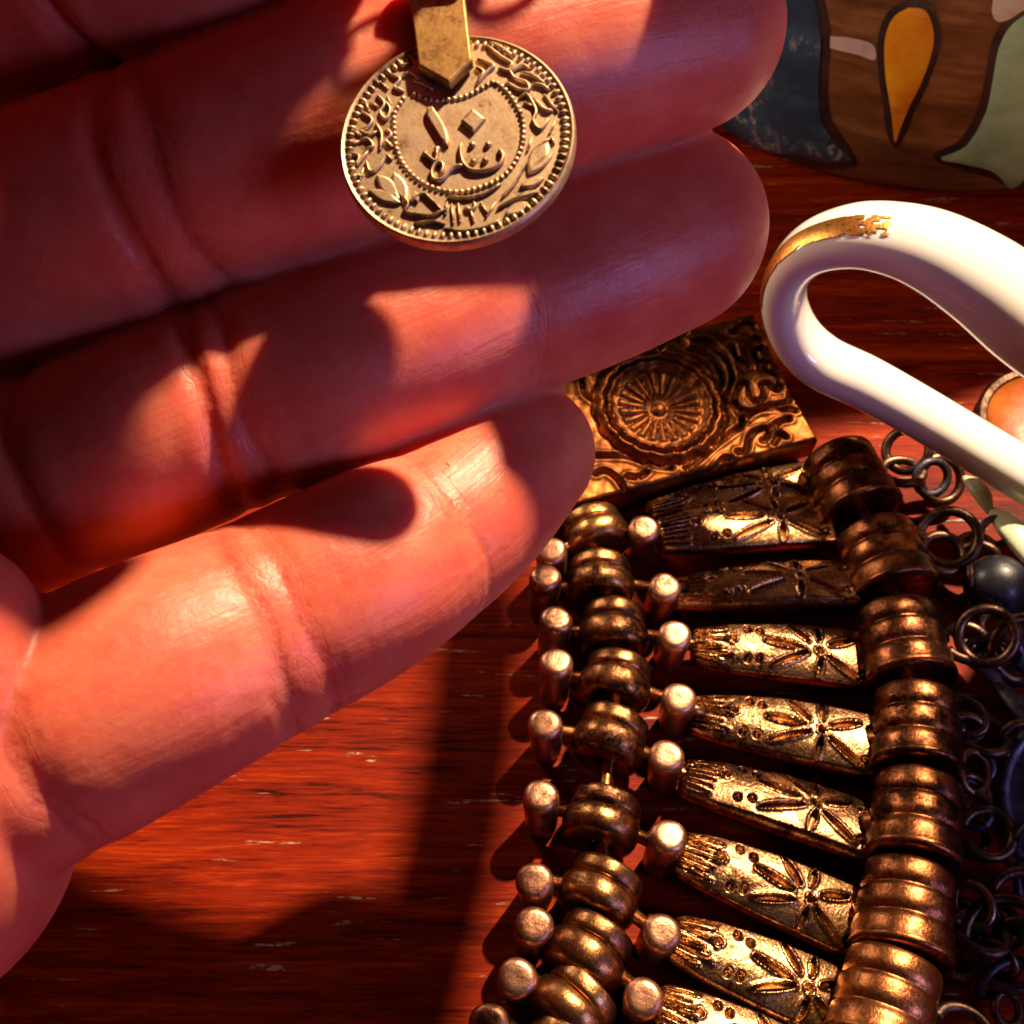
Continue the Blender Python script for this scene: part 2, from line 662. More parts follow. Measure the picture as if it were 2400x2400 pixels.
cup = thing('cup', 'white porcelain cup whose looped handle has a worn gold stripe', 'cup', CUPC)
vs_, k = handle_surface()
n = len(HCd)
fs = [(i * k + j, i * k + (j + 1) % k, (i + 1) * k + (j + 1) % k, (i + 1) * k + j) for i in range(n - 1) for j in range(k)]
hd = obj('handle', vs_, fs, M['porcelain'], cup)
zt = float(HC[0][2])
zb = max(4.0, float(HC[-1][2]))
prof = [(0, 1), (0, 21), (1.0, 22.5), (3, 22.2), (4.2, 23), (8, 27.5), (16, 31), (28, 32.6), (zt + 4, 33.2), (zt + 20, 34.2), (zt + 38, 35.5), (zt + 39, 35), (zt + 38.4, 33.8),
        (zt + 8, 31.6), (28, 30.4), (14, 28), (6, 22), (5, 1)]
Geo().lathe(prof, 72).build('body', M['porcelain'], cup)
# worn gold stripe over the crown of the handle
i0 = int(np.argmin([np.linalg.norm(p - HC[9]) for p in HCd])) - 4
i1 = int(np.argmin([np.linalg.norm(p - HC[5]) for p in HCd])) - 2
rows = list(range(i1, i0))
sgn = 1
tt = HCd[rows[0] + 1] - HCd[rows[0]]
oo = np.cross(tt, HN)
if oo[2] < 0:
    sgn = -1
cen = sgn * math.radians(90)
angs = [cen + sgn * math.radians(-24 + x) for x in np.linspace(-19, 17, 31)]
vs_, k = handle_surface(.12, rows, angs)
fs = [(i * k + j, i * k + j + 1, (i + 1) * k + j + 1, (i + 1) * k + j) for i in range(len(rows) - 1) for j in range(k - 1)
      if math.sin(i * .75 + 1.3 * math.sin(j * .31)) + math.sin(j * .47 + i * .5) + .7 * math.sin(i * .31 - j * .83) < 2.2 - 2.6 * max(0.0, 1 - i / 34.0) - (2.0 if i < 6 else 0) - (.9 if abs(j - 15) > 13 else 0)]
obj('gold_stripe', vs_, fs, M['gold'], hd)

# ------------------------------------------------------------------ amber disc lying behind the handle
AC = on_z(2490, 1010, 1.0)
am = thing('amber_medallion', 'round amber orange enamel medallion lying behind the cup handle', 'medallion', (AC[0], AC[1], 0))
Geo().lathe([(0, .1), (0, 13.0), (.4, 13.6), (1.6, 13.8), (2.2, 13.2), (2.0, 12.3), (1.6, 12.0), (1.6, .1)], 56).build('rim', M['ring'], am, sharp=40)
Geo().lathe([(1.7, 12.0), (2.1, 11.4), (2.7, 8), (3.1, 4), (3.2, .05)], 48).build('enamel', M['amber'], am)

# ------------------------------------------------------------------ embossed copper plaque with rosette
zP = 7.0


def zp2(zx, zy):      # pixel of the 660x500 crop -> plaque plane
    return on_z(1300 + zx * 660 / 1932.0, 740 + zy * 660 / 1932.0, zP)


A = zp2(200, 1230)
B = zp2(1790, 800)
ex = (B - A) / np.linalg.norm(B - A)
ey = np.array([-ex[1], ex[0], 0])


def loc2(p):
    d = p - A
    return np.array([np.dot(d, ex), np.dot(d, ey)])


corners = [loc2(zp2(*c)) for c in ((200, 1230), (1790, 800), (1580, 520), (1330, 70))]
LEN = corners[1][0]
HT = max(c[1] for c in corners) + .5
X0 = -16.0


def right_edge(y):
    ys = [0, corners[2][1], HT]
    xs = [corners[1][0], corners[2][0], corners[3][0] - .2]
    return np.interp(y, ys, xs)


nx, ny = 250, 130
U, V = np.meshgrid(np.linspace(0, 1, nx), np.linspace(0, 1, ny))
Yl = V * HT
Xl = X0 + U * (right_edge(Yl) - X0)
H = np.zeros_like(Xl)
ros = loc2(zp2(690, 640))
rx = np.linalg.norm(loc2(zp2(1010, 640)) - ros) * .98
dxr, dyr = Xl - ros[0], Yl - ros[1]
rr = np.hypot(dxr, dyr) / rx
th = np.arctan2(dyr, dxr)
fl = np.abs(np.sin(th * 11)) ** .7
inner = np.clip((.98 - rr) / .05, 0, 1)
bowl = -1.1 * np.clip(1 - (rr - .16) ** 2 / .75, 0, 1) * inner
flute = .62 * fl * np.clip((rr - .18) / .2, 0, 1) * np.clip((.95 - rr) / .1, 0, 1)
H += bowl + flute + .9 * np.clip(1 - (rr / .17) ** 2, 0, 1) ** .5
sc = 1 + .035 * np.abs(np.sin(th * 9))
H += .95 * np.exp(-((rr - 1.08 * sc) / .055) ** 2) + .9 * np.exp(-((rr - 1.25 * sc) / .07) ** 2)
H -= .7 * np.exp(-((rr - 1.165 * sc) / .03) ** 2) + .9 * np.exp(-((rr - 1.40 * sc) / .05) ** 2)
zsc = [
    [(1180, 620), (1260, 720), (1180, 790), (1080, 860), (960, 960), (880, 1010)],
    [(1200, 600), (1215, 520), (1250, 480), (1290, 500), (1310, 570), (1370, 590), (1400, 540), (1380, 490), (1420, 480), (1480, 520), (1510, 470), (1480, 430), (1410, 400), (1420, 350), (1490, 355)],
    [(1200, 590), (1240, 640), (1330, 650), (1450, 610), (1560, 590), (1580, 540)],
    [(1250, 720), (1330, 660), (1470, 630), (1620, 640)],
    [(1230, 900), (1290, 890), (1310, 810), (1370, 760), (1430, 760), (1440, 800), (1400, 830)],
    [(1440, 760), (1510, 710), (1580, 690)],
    [(1180, 260), (1210, 330), (1290, 370), (1310, 400)],
    [(1170, 180), (1240, 130), (1310, 130), (1330, 160)],
    [(1310, 210), (1370, 220), (1390, 260), (1330, 280), (1350, 340), (1390, 350)],
    [(900, 240), (1020, 240), (1130, 330), (1180, 440), (1150, 540), (1090, 620)],
    [(890, 290), (1000, 310), (1080, 380), (1120, 470), (1090, 540)],
    [(580, 300), (620, 230), (740, 195), (860, 200)], [(690, 290), (720, 250), (790, 230), (850, 270)],
    [(160, 500), (180, 580), (240, 620)], [(240, 440), (260, 400), (330, 420)], [(110, 480), (180, 400), (290, 360), (420, 340)],
    [(260, 950), (480, 950), (640, 1000), (780, 1010)], [(260, 1060), (320, 1040), (400, 1080), (450, 1140)], [(480, 1070), (560, 1070), (620, 1030)],
    [(1080, 1010), (1140, 940), (1180, 940)], [(1480, 840), (1520, 780), (1560, 800)]]
for pl in zsc:
    C2 = catmull(np.array([loc2(zp2(*p)) for p in pl]), 6)
    D = np.full_like(H, 99.0)
    for a, b in zip(C2[:-1], C2[1:]):
        ab = b - a
        t = np.clip(((Xl - a[0]) * ab[0] + (Yl - a[1]) * ab[1]) / (ab @ ab + 1e-9), 0, 1)
        D = np.minimum(D, np.hypot(Xl - a[0] - t * ab[0], Yl - a[1] - t * ab[1]))
    out = np.clip((rr - 1.42) / .05, 0, 1)
    H += out * (-.95 * np.exp(-(D / .34) ** 2) + .22 * np.exp(-((D - .8) / .3) ** 2))
H += .05 * np.sin(Xl * 2.1 + 1.5 * np.sin(Yl * .9)) * np.sin(Yl * 1.7 + np.sin(Xl * .8)) + .012 * np.sin(Xl * 5.3 + Yl * 2) * np.sin(Yl * 4.7 - Xl)
edge = np.minimum(np.minimum(Yl, HT - Yl), right_edge(Yl) - Xl)
H += -.8 * np.clip(1 - edge / .5, 0, 1) ** 2
P3 = np.stack([Xl, Yl, zP + H], -1).reshape(-1, 3)
fs = []
for j in range(ny - 1):
    for i in range(nx - 1):
        a = j * nx + i
        fs.append((a, a + 1, a + nx + 1, a + nx))
bound = [i for i in range(nx)] + [j * nx + nx - 1 for j in range(1, ny)] + [(ny - 1) * nx + i for i in range(nx - 2, -1, -1)] + [j * nx for j in range(ny - 2, 0, -1)]
base = len(P3)
low = P3[bound].copy()
low[:, 2] = 1.8
P3 = np.vstack([P3, low])
m = len(bound)
for i in range(m):
    fs.append((bound[i], base + i, base + (i + 1) % m, bound[(i + 1) % m]))
fs.append(tuple(base + i for i in range(m))[::-1])
pq = thing('copper_plaque', 'embossed copper plaque with a fluted rosette and scrollwork', 'plaque', (A[0], A[1], 0))
ang = math.atan2(ex[1], ex[0])
po = obj('embossed_plate', P3, fs, M['plaque'], pq, rz=ang)
po.rotation_mode = 'XYZ'
po.rotation_euler = (.17, 0, ang)
auto_sharp(po.data, 60)
for (fx, fy) in ((X0 + 3, 3), (LEN - 4, 2.5), (X0 + 3, HT - 3), (corners[3][0] - 3, HT - 3)):
    q = ex * fx + ey * fy
    Geo().lathe([(0, .05), (0, 1.4), (2.0 + fy * .172, 1.6), (2.0 + fy * .172, .05)], 16).build('foot', M['copper'], pq, loc=q)

# ------------------------------------------------------------------ bracelet
rows_L = [(1045, 1020), (1025, 1086), (1044, 1166), (1048, 1247), (1034, 1350), (1024, 1497), (1014, 1636), (1000, 1722), (980, 1812), (930, 1897), (880, 1975)]
rows_S = [(1125, 980), (1135, 1070), (1160, 1165), (1165, 1262), (1155, 1370), (1140, 1525), (1138, 1662), (1115, 1775), (1085, 1880), (1050, 1985), (1000, 2080)]
rows_R = [(1216, 975), (1250, 1082), (1272, 1177), (1284, 1298), (1264, 1412), (1255, 1575), (1243, 1737), (1220, 1857), (1185, 1985), (1140, 2090), (1085, 2190)]
bars_l = [(1240, 1000), (1272, 1096), (1305, 1208), (1305, 1330), (1285, 1455), (1275, 1600), (1262, 1762), (1232, 1890), (1200, 2015), (1160, 2130)]
bars_r = [(1574, 958), (1620, 1092), (1655, 1228), (1665, 1398), (1655, 1555), (1642, 1730), (1645, 1902), (1590, 2050), (1540, 2180), (1480, 2300)]
spool_r = [(1612, 872), (1682, 1020), (1718, 1178), (1745, 1345), (1745, 1515), (1727, 1690), (1690, 1865), (1650, 2040), (1590, 2190), (1520, 2330)]

br0 = dz(1300, 1400, 0)
bracelet = thing('bracelet', 'wide brass bracelet of engraved bars, barrel beads and upright studs', 'bracelet', (br0[0], br0[1], 0))


def rel(p):
    return np.asarray(p, float) - np.array([br0[0], br0[1], 0])


# stud: an upright peg with a slightly dished worn head
def stud_mesh(i):
    r = 2.28
    prof = [(0, .05), (0, 1.7), (.4, 2.0), (1.6, 2.12), (5.5, 2.2), (7.9, 2.3), (8.7, 2.24), (9.15, 2.02), (9.38, 1.68), (9.46, 1.3), (9.46, .7), (9.44, .05)]
    g = Geo().lathe(prof, 28, wob=lambda z, a: .05 * math.sin(3 * a + i) * min(1, z / 4))
    return g.mesh('stud', M['stud'])


studs = [stud_mesh(i) for i in range(3)]


# left barrel bead, axis y: a fat near ring and a slimmer far ring
def bead_mesh(i):
    prof = [(-3.5, 1.0), (-3.5, 3.3), (-3.35, 4.0), (-3.0, 4.42), (-2.4, 4.74), (-1.5, 4.92), (-.6, 4.88), (.1, 4.66), (.4, 4.3), (.48, 3.95), (.58, 3.93), (.66, 4.2), (.85, 4.36), (1.4, 4.42), (2.3, 4.38), (2.75, 4.3), (2.95, 4.05), (3.0, 3.4), (3.0, 1.0)]
    g = Geo().lathe(prof, 44, axis='y', wob=lambda z, a: .06 * math.sin(2 * a + i + z) + .03 * math.sin(7 * a + 2 * i))
    return g.mesh('barrel_bead', M['brass'])


beads = [bead_mesh(i) for i in range(4)]


def spool_mesh(i):
    prof = [(-5.5, 1.2), (-5.5, 4.4), (-5.4, 5.7), (-5.1, 6.1), (-4.6, 6.05), (-4.3, 5.85), (-3.2, 5.95), (-2.3, 5.8), (-2.0, 5.4), (-1.8, 5.4), (-1.6, 5.62), (-.6, 5.72), (.4, 5.66), (.9, 5.58), (1.1, 5.22), (1.3, 5.22), (1.5, 5.48),
            (2.4, 5.55), (3.6, 5.48), (4.1, 5.25), (4.3, 4.7), (4.3, 1.2)]
    g = Geo().lathe(prof, 48, axis='y', wob=lambda z, a: .07 * math.sin(2 * a + i) + .035 * math.sin(5 * a + 2 * i + z))
    return g.mesh('spool_bead', M['copper'])


spools = [spool_mesh(i) for i in range(4)]


# engraved bar: chased star flower, dots and end flutes cut into a cushioned face
def bar_mesh(seed):
    r = np.random.default_rng(seed)
    L, W = 27.5, 4.55
    nu, nv = 230, 66
    u, v = np.meshgrid(np.linspace(0, 1, nu), np.linspace(-1, 1, nv))
    half = np.interp(u, [0, .02, .06, .2, .5, .9, .97, 1], [2.3, 2.8, 3.1, 3.7, 4.3, W, W, W - .25])
    x = (u - .5) * L
    y = v * half
    yn = y / W
    h = 2.6 - .85 * v ** 2 - .85 * (2 * u - 1.1) ** 2 - .9 * np.clip((np.abs(v) - .9) / .1, 0, 1) ** 2
    h = h - .9 * np.clip((.035 - u) / .035, 0, 1) ** 2 - .7 * np.clip((u - .97) / .03, 0, 1) ** 2
    j = lambda s=.008: r.normal(0, s * .6)

    def cut(a, b, wd, dep):
        a = np.array([a[0] + j(), a[1] + j(.05)])
        b = np.array([b[0] + j(), b[1] + j(.05)])
        A_ = np.array([(a[0] - .5) * L, a[1] * W])
        B_ = np.array([(b[0] - .5) * L, b[1] * W])
        ab = B_ - A_
        t = np.clip(((x - A_[0]) * ab[0] + (y - A_[1]) * ab[1]) / (ab @ ab + 1e-9), 0, 1)
        D = np.hypot(x - A_[0] - t * ab[0], y - A_[1] - t * ab[1])
        w = wd * (.55 + .9 * np.sin(np.pi * np.clip(t * .92 + .05, 0, 1)) ** .6)
        return -dep * np.exp(-(D / w) ** 4) + .20 * np.exp(-((D - w * 1.5) / (.22)) ** 2)

    for a, b in (((.40, .22), (.60, .10)), ((.52, .82), (.635, .26)), ((.69, .82), (.685, .34)), ((.88, .50), (.745, .20)), ((.735, -.18), (.90, -.78)),
                 ((.69, -.30), (.675, -.82)), ((.625, -.14), (.42, -.55))):
        h = h + cut(a, b, .27, .95)
    h = h + cut((.685, .04), (.70, -.06), .33, .8)
    for (du, dv) in ((.30, .56), (.37, .50), (.30, -.46), (.365, -.42), (.94, .34), (.925, -.62)):
        D = np.hypot(x - (du + j() - .5) * L, y - (dv + j(.03)) * W)
        h = h - .7 * np.exp(-((D - .40) / .17) ** 2) + .15 * np.exp(-(D / .25) ** 2)
    h = h + cut((.205, .16), (.235, .14), .33, .6)
    for q in range(7):
        vv0 = -.56 + q * .185
        h = h + cut((.0, vv0 * .8), (.16 + .06 * r.random(), vv0), .13, .6) * .9
    h = h + r.normal(0, .012, h.shape)
    P = np.stack([x, y, h], -1).reshape(-1, 3)
    f = [(b * nu + a, b * nu + a + 1, (b + 1) * nu + a + 1, (b + 1) * nu + a) for b in range(nv - 1) for a in range(nu - 1)]
    bd = list(range(nu)) + [b * nu + nu - 1 for b in range(1, nv)] + [(nv - 1) * nu + a for a in range(nu - 2, -1, -1)] + [b * nu for b in range(nv - 2, 0, -1)]
    b0 = len(P)
    lo = P[bd].copy()
    lo[:, 2] = -.3
    lo[:, 1] *= .96
    P = np.vstack([P, lo])
    m = len(bd)
    f += [(bd[i], b0 + i, b0 + (i + 1) % m, bd[(i + 1) % m]) for i in range(m)]
    f.append(tuple(b0 + i for i in range(m))[::-1])
    me = mesh('engraved_bar', P, f, M['bar'])
    auto_sharp(me, 62)
    return me


bmesh_ = [bar_mesh(s) for s in range(4)]
ZB = 3.6      # bar underside height
NROW = 10
TL = [.16, .0, .0, .0, .12, .02, .17, .15, .2, .2]
TR = [.2, .22, .17, .15, .1, .0, .14, .15, .2, .2]
BT = [(.05, .05), (-.28, -.08), (.06, .05), (.03, -.02), (-.27, .06), (.02, .13), (-.03, .17), (-.08, .10), (0, 0), (.05, 0)]
for i in range(NROW):
    Lp, Rp = dz(*rows_L[i], 9.3), dz(*rows_R[i], 9.3)
    Sp = dz(*rows_S[i], 8.3)
    row = Rp - Lp
    aR = math.atan2(row[1], row[0])
    tilt = random.uniform(-.05, .05)
    inst('stud', studs[i % 3], bracelet, rel([Lp[0], Lp[1], 0]), (TL[i], random.uniform(-.06, .06), 0))
    inst('stud', studs[(i + 1) % 3], bracelet, rel([Rp[0], Rp[1], 0]), (TR[i], random.uniform(-.06, .06), 0))
    inst('barrel_bead', beads[i % 4], bracelet, rel([Sp[0], Sp[1], 4.95]), (0, 0, aR + random.uniform(-.10, .10)), (1, random.uniform(.92, 1.08), random.uniform(.97, 1.0)))
    Geo().tube([rel([Lp[0], Lp[1], 5.6]), rel([Sp[0], Sp[1], 5.2]), rel([Rp[0], Rp[1], 5.6])], [.85, .8, .85], 10).build('link_pin', M['brass'], bracelet)
    a_, b_ = dz(*bars_l[i], ZB + 2.6), dz(*bars_r[i], ZB + 2.6)
    d_ = b_ - a_
    c_ = (a_ + b_) / 2
    sc_ = np.linalg.norm(d_) / 27.5
    c_[2] = ZB
    inst('engraved_bar', bmesh_[i % 4], bracelet, rel(c_), (BT[i][0], BT[i][1], math.atan2(d_[1], d_[0])), (sc_, 1, 1))
    # tongue from the stud into the bar, and lug from the bar into the spool
    e_ = d_ / np.linalg.norm(d_)
    sp = dz(*spool_r[i], 10.5)
    Geo().tube([rel([Rp[0], Rp[1], 4.8]), rel([a_[0] + e_[0] * 2, a_[1] + e_[1] * 2, 4.8])], [.9, .9], 8).build('tongue', M['brass'], bracelet)
    q = b_ - e_ * 1.5
    Geo().tube([rel([q[0], q[1], 5.0]), rel([sp[0], sp[1], 5.6])], [1.5, 1.2], 10).build('lug', M['copper'], bracelet)
    k0, k1 = max(0, i - 1), min(NROW - 1, i + 1)
    cdir = dz(*spool_r[k0], 10.5) - dz(*spool_r[k1], 10.5)
    aS = math.atan2(cdir[1], cdir[0]) - math.pi / 2
    inst('spool_bead', spools[i % 4], bracelet, rel([sp[0], sp[1], 6.15]), (random.uniform(-.04, .04), 0, aS + random.uniform(-.07, .07)), (random.uniform(.96, 1.02), random.uniform(1.10, 1.20), random.uniform(.95, 1.0)))
    # wire eye on the far side of the spool
    rd = np.array([math.cos(aS), math.sin(aS), 0])
    ec = np.array([sp[0], sp[1], 6.4]) + rd * 8.6
    ph = random.uniform(-.5, .5)
    pth = [ec + rd * 3.0 * math.cos(a) + np.array([-rd[1] * math.cos(ph), rd[0] * math.cos(ph), math.sin(ph)]) * 2.9 * math.sin(a) for a in np.linspace(math.pi * .98, -math.pi * .86, 30)]
    Geo().tube([rel(p) for p in pth], .72, 10).build('wire_eye', M['ring'], bracelet)
    # jump ring hooked through the eye
    jc = ec + rd * 5.2 + np.array([random.uniform(-1, 1), random.uniform(-2, 1), -.6])
    ph = random.uniform(.7, 1.3)
    az = random.uniform(-.6, .4)
    u_ = np.array([math.cos(az), math.sin(az), 0])
    w_ = np.array([-math.sin(az) * math.cos(ph), math.cos(az) * math.cos(ph), math.sin(ph)])
    pth = [jc + u_ * 2.7 * math.cos(a) + w_ * 2.5 * math.sin(a) for a in np.linspace(0, 2 * math.pi, 34, endpoint=False)]
    Geo().tube([rel(p) for p in pth], .66, 9, closed=True).build('jump_ring', M['ring'] if i % 2 else M['steel'], bracelet)

# long cords of wire that the spools ride on
for k, (pts, zz) in enumerate(((rows_S[:NROW], 4.95), (spool_r, 6.15))):
    pp = [rel([*dz(*p, 8.3 if k == 0 else 10.5)[:2], zz]) for p in pts]
    Geo().tube(catmull(pp, 5), .9, 8).build('stringing_wire', M['brass'], bracelet)

# half hidden plain bar under the plaque edge
a_, b_ = dz(1225, 952, 5.4), dz(1560, 884, 5.4)
d_ = b_ - a_
c_ = (a_ + b_) / 2
c_[2] = 2.4
inst('engraved_bar', bmesh_[1], bracelet, rel(c_), (.05, 0, math.atan2(d_[1], d_[0])), (np.linalg.norm(d_) / 27.5, .8, 1))

# dangles on the rings
dc = dz(2075, 1510, 5)
Geo().lathe([(-.9, .05), (-.9, 11.2), (-.5, 12.0), (.5, 12.2), (1.0, 11.6), (.9, 10.9), (.35, 10.5), (.25, 6.4), (.7, 5.9), (.9, 3), (.9, .05)], 56).build('disc_pendant', M['steel'], bracelet, loc=rel([dc[0], dc[1], 5.0]), sharp=50).rotation_euler = (.25, -.30, 0)
bc = dz(1882, 1105, 5)
Geo().lathe([(-4.6 * math.cos(a), 4.6 * math.sin(a) + .02) for a in np.linspace(0, math.pi, 22)], 36).build('round_bead', M['black_bead'], bracelet, loc=rel([bc[0], bc[1], 4.7]))


def leaf(p, q, w, z, mat):
    p, q = dz(*p, z), dz(*q, z)
    d = q - p
    L = np.linalg.norm(d)
    n = 18
    path = [rel(p + d * t) + np.array([0, 0, 1.2 * math.sin(math.pi * t)]) for t in np.linspace(0, 1, n)]
    rad = [w * (.18 + .82 * math.sin(math.pi * min(1, t * .95 + .04)) ** .8) for t in np.linspace(0, 1, n)]
    Geo().tube(path, rad, 14, up=(0, 0, 1), flat=.55).build('leaf_dangle', mat, bracelet)


rt = random.Random(11)
for k in range(26):
    c_ = dz(1810 + rt.uniform(0, 130) + (10 if k < 8 else 0), 1000 + k * 36 + rt.uniform(-25, 25), 3 + rt.uniform(0, 4))
    r_ = rt.uniform(1.5, 2.4)
    ph, az = rt.uniform(.2, 1.2), rt.uniform(-1.5, 1.5)
    u_ = np.array([math.cos(az), math.sin(az), 0])
    w_ = np.array([-math.sin(az) * math.cos(ph), math.cos(az) * math.cos(ph), math.sin(ph)])
    Geo().tube([rel(c_ + u_ * r_ * 1.25 * math.cos(a) + w_ * r_ * math.sin(a)) for a in np.linspace(0, 2 * math.pi, 22, endpoint=False)], .55, 7, closed=True).build('chain_link', M['ring'] if k % 3 else M['steel'], bracelet)
leaf((1820, 900), (1868, 970), 1.5, 7, M['pale_green'])
leaf((1872, 962), (1965, 1085), 2.4, 7, M['pale_green'])
leaf((1795, 1190), (1905, 1330), 1.3, 4, M['steel'])
leaf((1880, 1290), (1960, 1400), 1.6, 6, M['steel'])
for (p, r_, z) in (((1712, 850), 3.2, 7), ((1775, 905), 3.4, 5), ((1790, 1015), 4.0, 8), ((1862, 1200), 3.6, 9), ((1930, 1225), 4.2, 7), ((1905, 1780), 5.0, 6), ((1925, 1700), 3.4, 5)):
    c_ = dz(*p, z)
    ph, az = random.uniform(.25, .7), random.uniform(-.9, .4)
    u_ = np.array([math.cos(az), math.sin(az), 0])
    w_ = np.array([-math.sin(az) * math.cos(ph), math.cos(az) * math.cos(ph), math.sin(ph)])
    pth = [c_ + u_ * r_ * math.cos(a) + w_ * r_ * math.sin(a) for a in np.linspace(0, 2 * math.pi, 34, endpoint=False)]
    Geo().tube([rel(p_) for p_ in pth], .75, 9, closed=True).build('jump_ring', M['ring'], bracelet)

# ------------------------------------------------------------------ hand (one continuous surface from a distance field)
CREASE = []


class Finger:
    def __init__(s, pts, creases=(), pad=.75, flat=1.0, sub=9):
        s.args = (pts, creases, pad, flat)
        P = np.array([at(x, y, d) for x, y, d, r in pts])
        R = np.array([r * d / FPX for x, y, d, r in pts])
        C = catmull(np.hstack([P, R[:, None]]), sub)
        s.P, s.R = C[:, :3], C[:, 3]
        seg = np.linalg.norm(np.diff(s.P, axis=0), axis=1)
        s.S = np.concatenate([[0], np.cumsum(seg)])
        s.flat = flat
        s.pad = pad
        s.cr = []
        for (x, y, dep, wid, slant) in creases:
            pr = [np.linalg.norm(np.cross(q - CAM, ray(x, y))) for q in s.P]
            s.cr.append((s.S[int(np.argmin(pr))], dep, wid, slant))
        s.lo = (s.P - s.R[:, None]).min(0) - 6
        s.hi = (s.P + s.R[:, None]).max(0) + 6

    def eval(s, X, extra=False):
        n = len(X)
        best = np.full(n, 1e9, np.float32)
        S_ = np.zeros(n, np.float32)
        A_ = np.zeros(n, np.float32)
        for i in range(len(s.P) - 1):
            a, b = s.P[i], s.P[i + 1]
            ab = b - a
            w = X - a
            t = np.clip(w @ ab / (ab @ ab), 0, 1)
            q = w - t[:, None] * ab
            r = s.R[i] + (s.R[i + 1] - s.R[i]) * t
            dist = np.sqrt((q * q).sum(1))
            d = dist - r
            m = d < best
            best[m] = d[m]
            S_[m] = (s.S[i] + (s.S[i + 1] - s.S[i]) * t)[m]
            mid = (a + b) / 2
            T = ab / np.linalg.norm(ab)
            N = CAM - mid
            N = N - T * (N @ T)
            N /= np.linalg.norm(N)
            Bn = np.cross(T, N)
            A_[m] = np.arctan2(q @ Bn, q @ N)[m]
        # palm-side folds
        cr = np.zeros(n, np.float32)
        face = np.clip(np.cos(A_) + .35, 0, 1)
        cdist = np.full(n, 9.0, np.float32)
        knots = sorted([c_[0] for c_ in s.cr if c_[1] > .09] + [s.S[-1] + s.R[-1] * .9])
        for k0, k1 in zip(knots[:-1], knots[1:]):
            if k1 - k0 > 7:
                fr_ = np.clip((S_ - k0) / (k1 - k0), 0, 1)
                best -= s.pad * np.clip(np.sin(np.pi * fr_), 0, 1) ** 1.3 * np.clip(np.cos(A_), 0, 1)
        for (sc, dep, wid, slant) in s.cr:
            u = (S_ - sc - slant * A_ * 3.0 + .3 * np.sin(A_ * 4 + sc))
            best += dep * np.exp(-(u / wid) ** 2) * face
            best += .45 * dep * np.exp(-(u / (wid * 5)) ** 2) * face
            best -= .35 * dep * (np.exp(-((u - 2.6 * wid) / (1.6 * wid)) ** 2) + np.exp(-((u + 2.6 * wid) / (1.6 * wid)) ** 2)) * face
            cr = np.maximum(cr, np.exp(-(u / (wid * 2.6)) ** 2) * face)
            cdist = np.minimum(cdist, np.abs(u))
        if extra:
            return best, S_, A_, cr, cdist
        return best


FING = {
    'middle': Finger([(-420, 748, 109.5, 285), (-200, 662, 106.5, 290), (0, 590, 104.5, 289), (211, 508, 102.5, 286), (497, 396, 100.5, 282), (795, 285, 99.5, 278), (1100, 185, 100.5, 270), (1350, 115, 102.5, 258), (1590, 62, 105.5, 244)],
                     [(372, 440, .40, .75, -.28), (462, 405, .30, .9, -.12), (1010, 215, .3, .8, 0), (-60, 610, .4, .8, 0)], pad=.3),
    'ring': Finger([(-420, 1345, 113, 250), (-200, 1252, 109, 250), (0, 1162, 106, 250), (286, 1052, 104.2, 248), (497, 966, 103.8, 250), (696, 890, 104.4, 250), (919, 800, 106.2, 246), (1150, 704, 109, 243), (1350, 622, 112, 248), (1545, 540, 115, 240)],
                   [(530, 952, .50, .55, -.30), (585, 928, .32, .6, -.12), (150, 1105, .45, .9, -.2), (1150, 704, .10, 1.2, 0)]),
    'little': Finger([(-300, 1935, 90.0, 310), (-60, 1805, 91.0, 306), (160, 1695, 92.0, 298), (373, 1588, 94.0, 282), (621, 1469, 97.0, 258), (870, 1338, 101.0, 236), (1068, 1210, 106.0, 204), (1222, 1072, 112.0, 164)],
                     [(575, 1492, .20, .7, -.15), (650, 1456, .16, .7, .0), (985, 1270, .10, .8, 0), (100, 1720, .4, .9, 0)]),
    'index': Finger([(-420, 110, 110, 280), (-200, 40, 107, 286), (0, -38, 104, 290), (200, -125, 100, 294), (400, -225, 96, 296), (540, -330, 92, 292), (660, -420, 89, 282), (760, -500, 87, 262)],
                    [(230, -130, .6, .8, 0), (700, -400, .5, .7, 0)]),
    'thumb': Finger([(-1000, 400, 98, 420), (-800, -100, 88, 410), (-400, -600, 78, 430), (100, -880, 73, 370), (450, -960, 71, 355), (680, -940, 71, 335), (850, -880, 72, 295)],
                    [(250, -900, .6, .9, 0)]),
}
PALM = [((-190, 1545, 87), (-240, 1890, 87), 9.1), ((-60, 1130, 105), (-140, 1180, 105), 7.4), ((-300, 1935, 93), (-1500, 1750, 112), 15), ((-420, 1345, 112), (-1500, 1450, 116), 14),
        ((-420, 748, 112), (-1500, 1150, 118), 14), ((-420, 110, 110), (-1500, 850, 118), 14), ((-1000, 400, 98), (-1600, 1150, 112), 16), ((-1500, 1300, 115), (-2600, 1700, 125), 24)]
PALM = [(at(*a), at(*b), r) for a, b, r in PALM]


def smin(a, b, k):
    h = np.clip(.5 + .5 * (b - a) / k, 0, 1)
    return b + (a - b) * h - k * h * (1 - h)


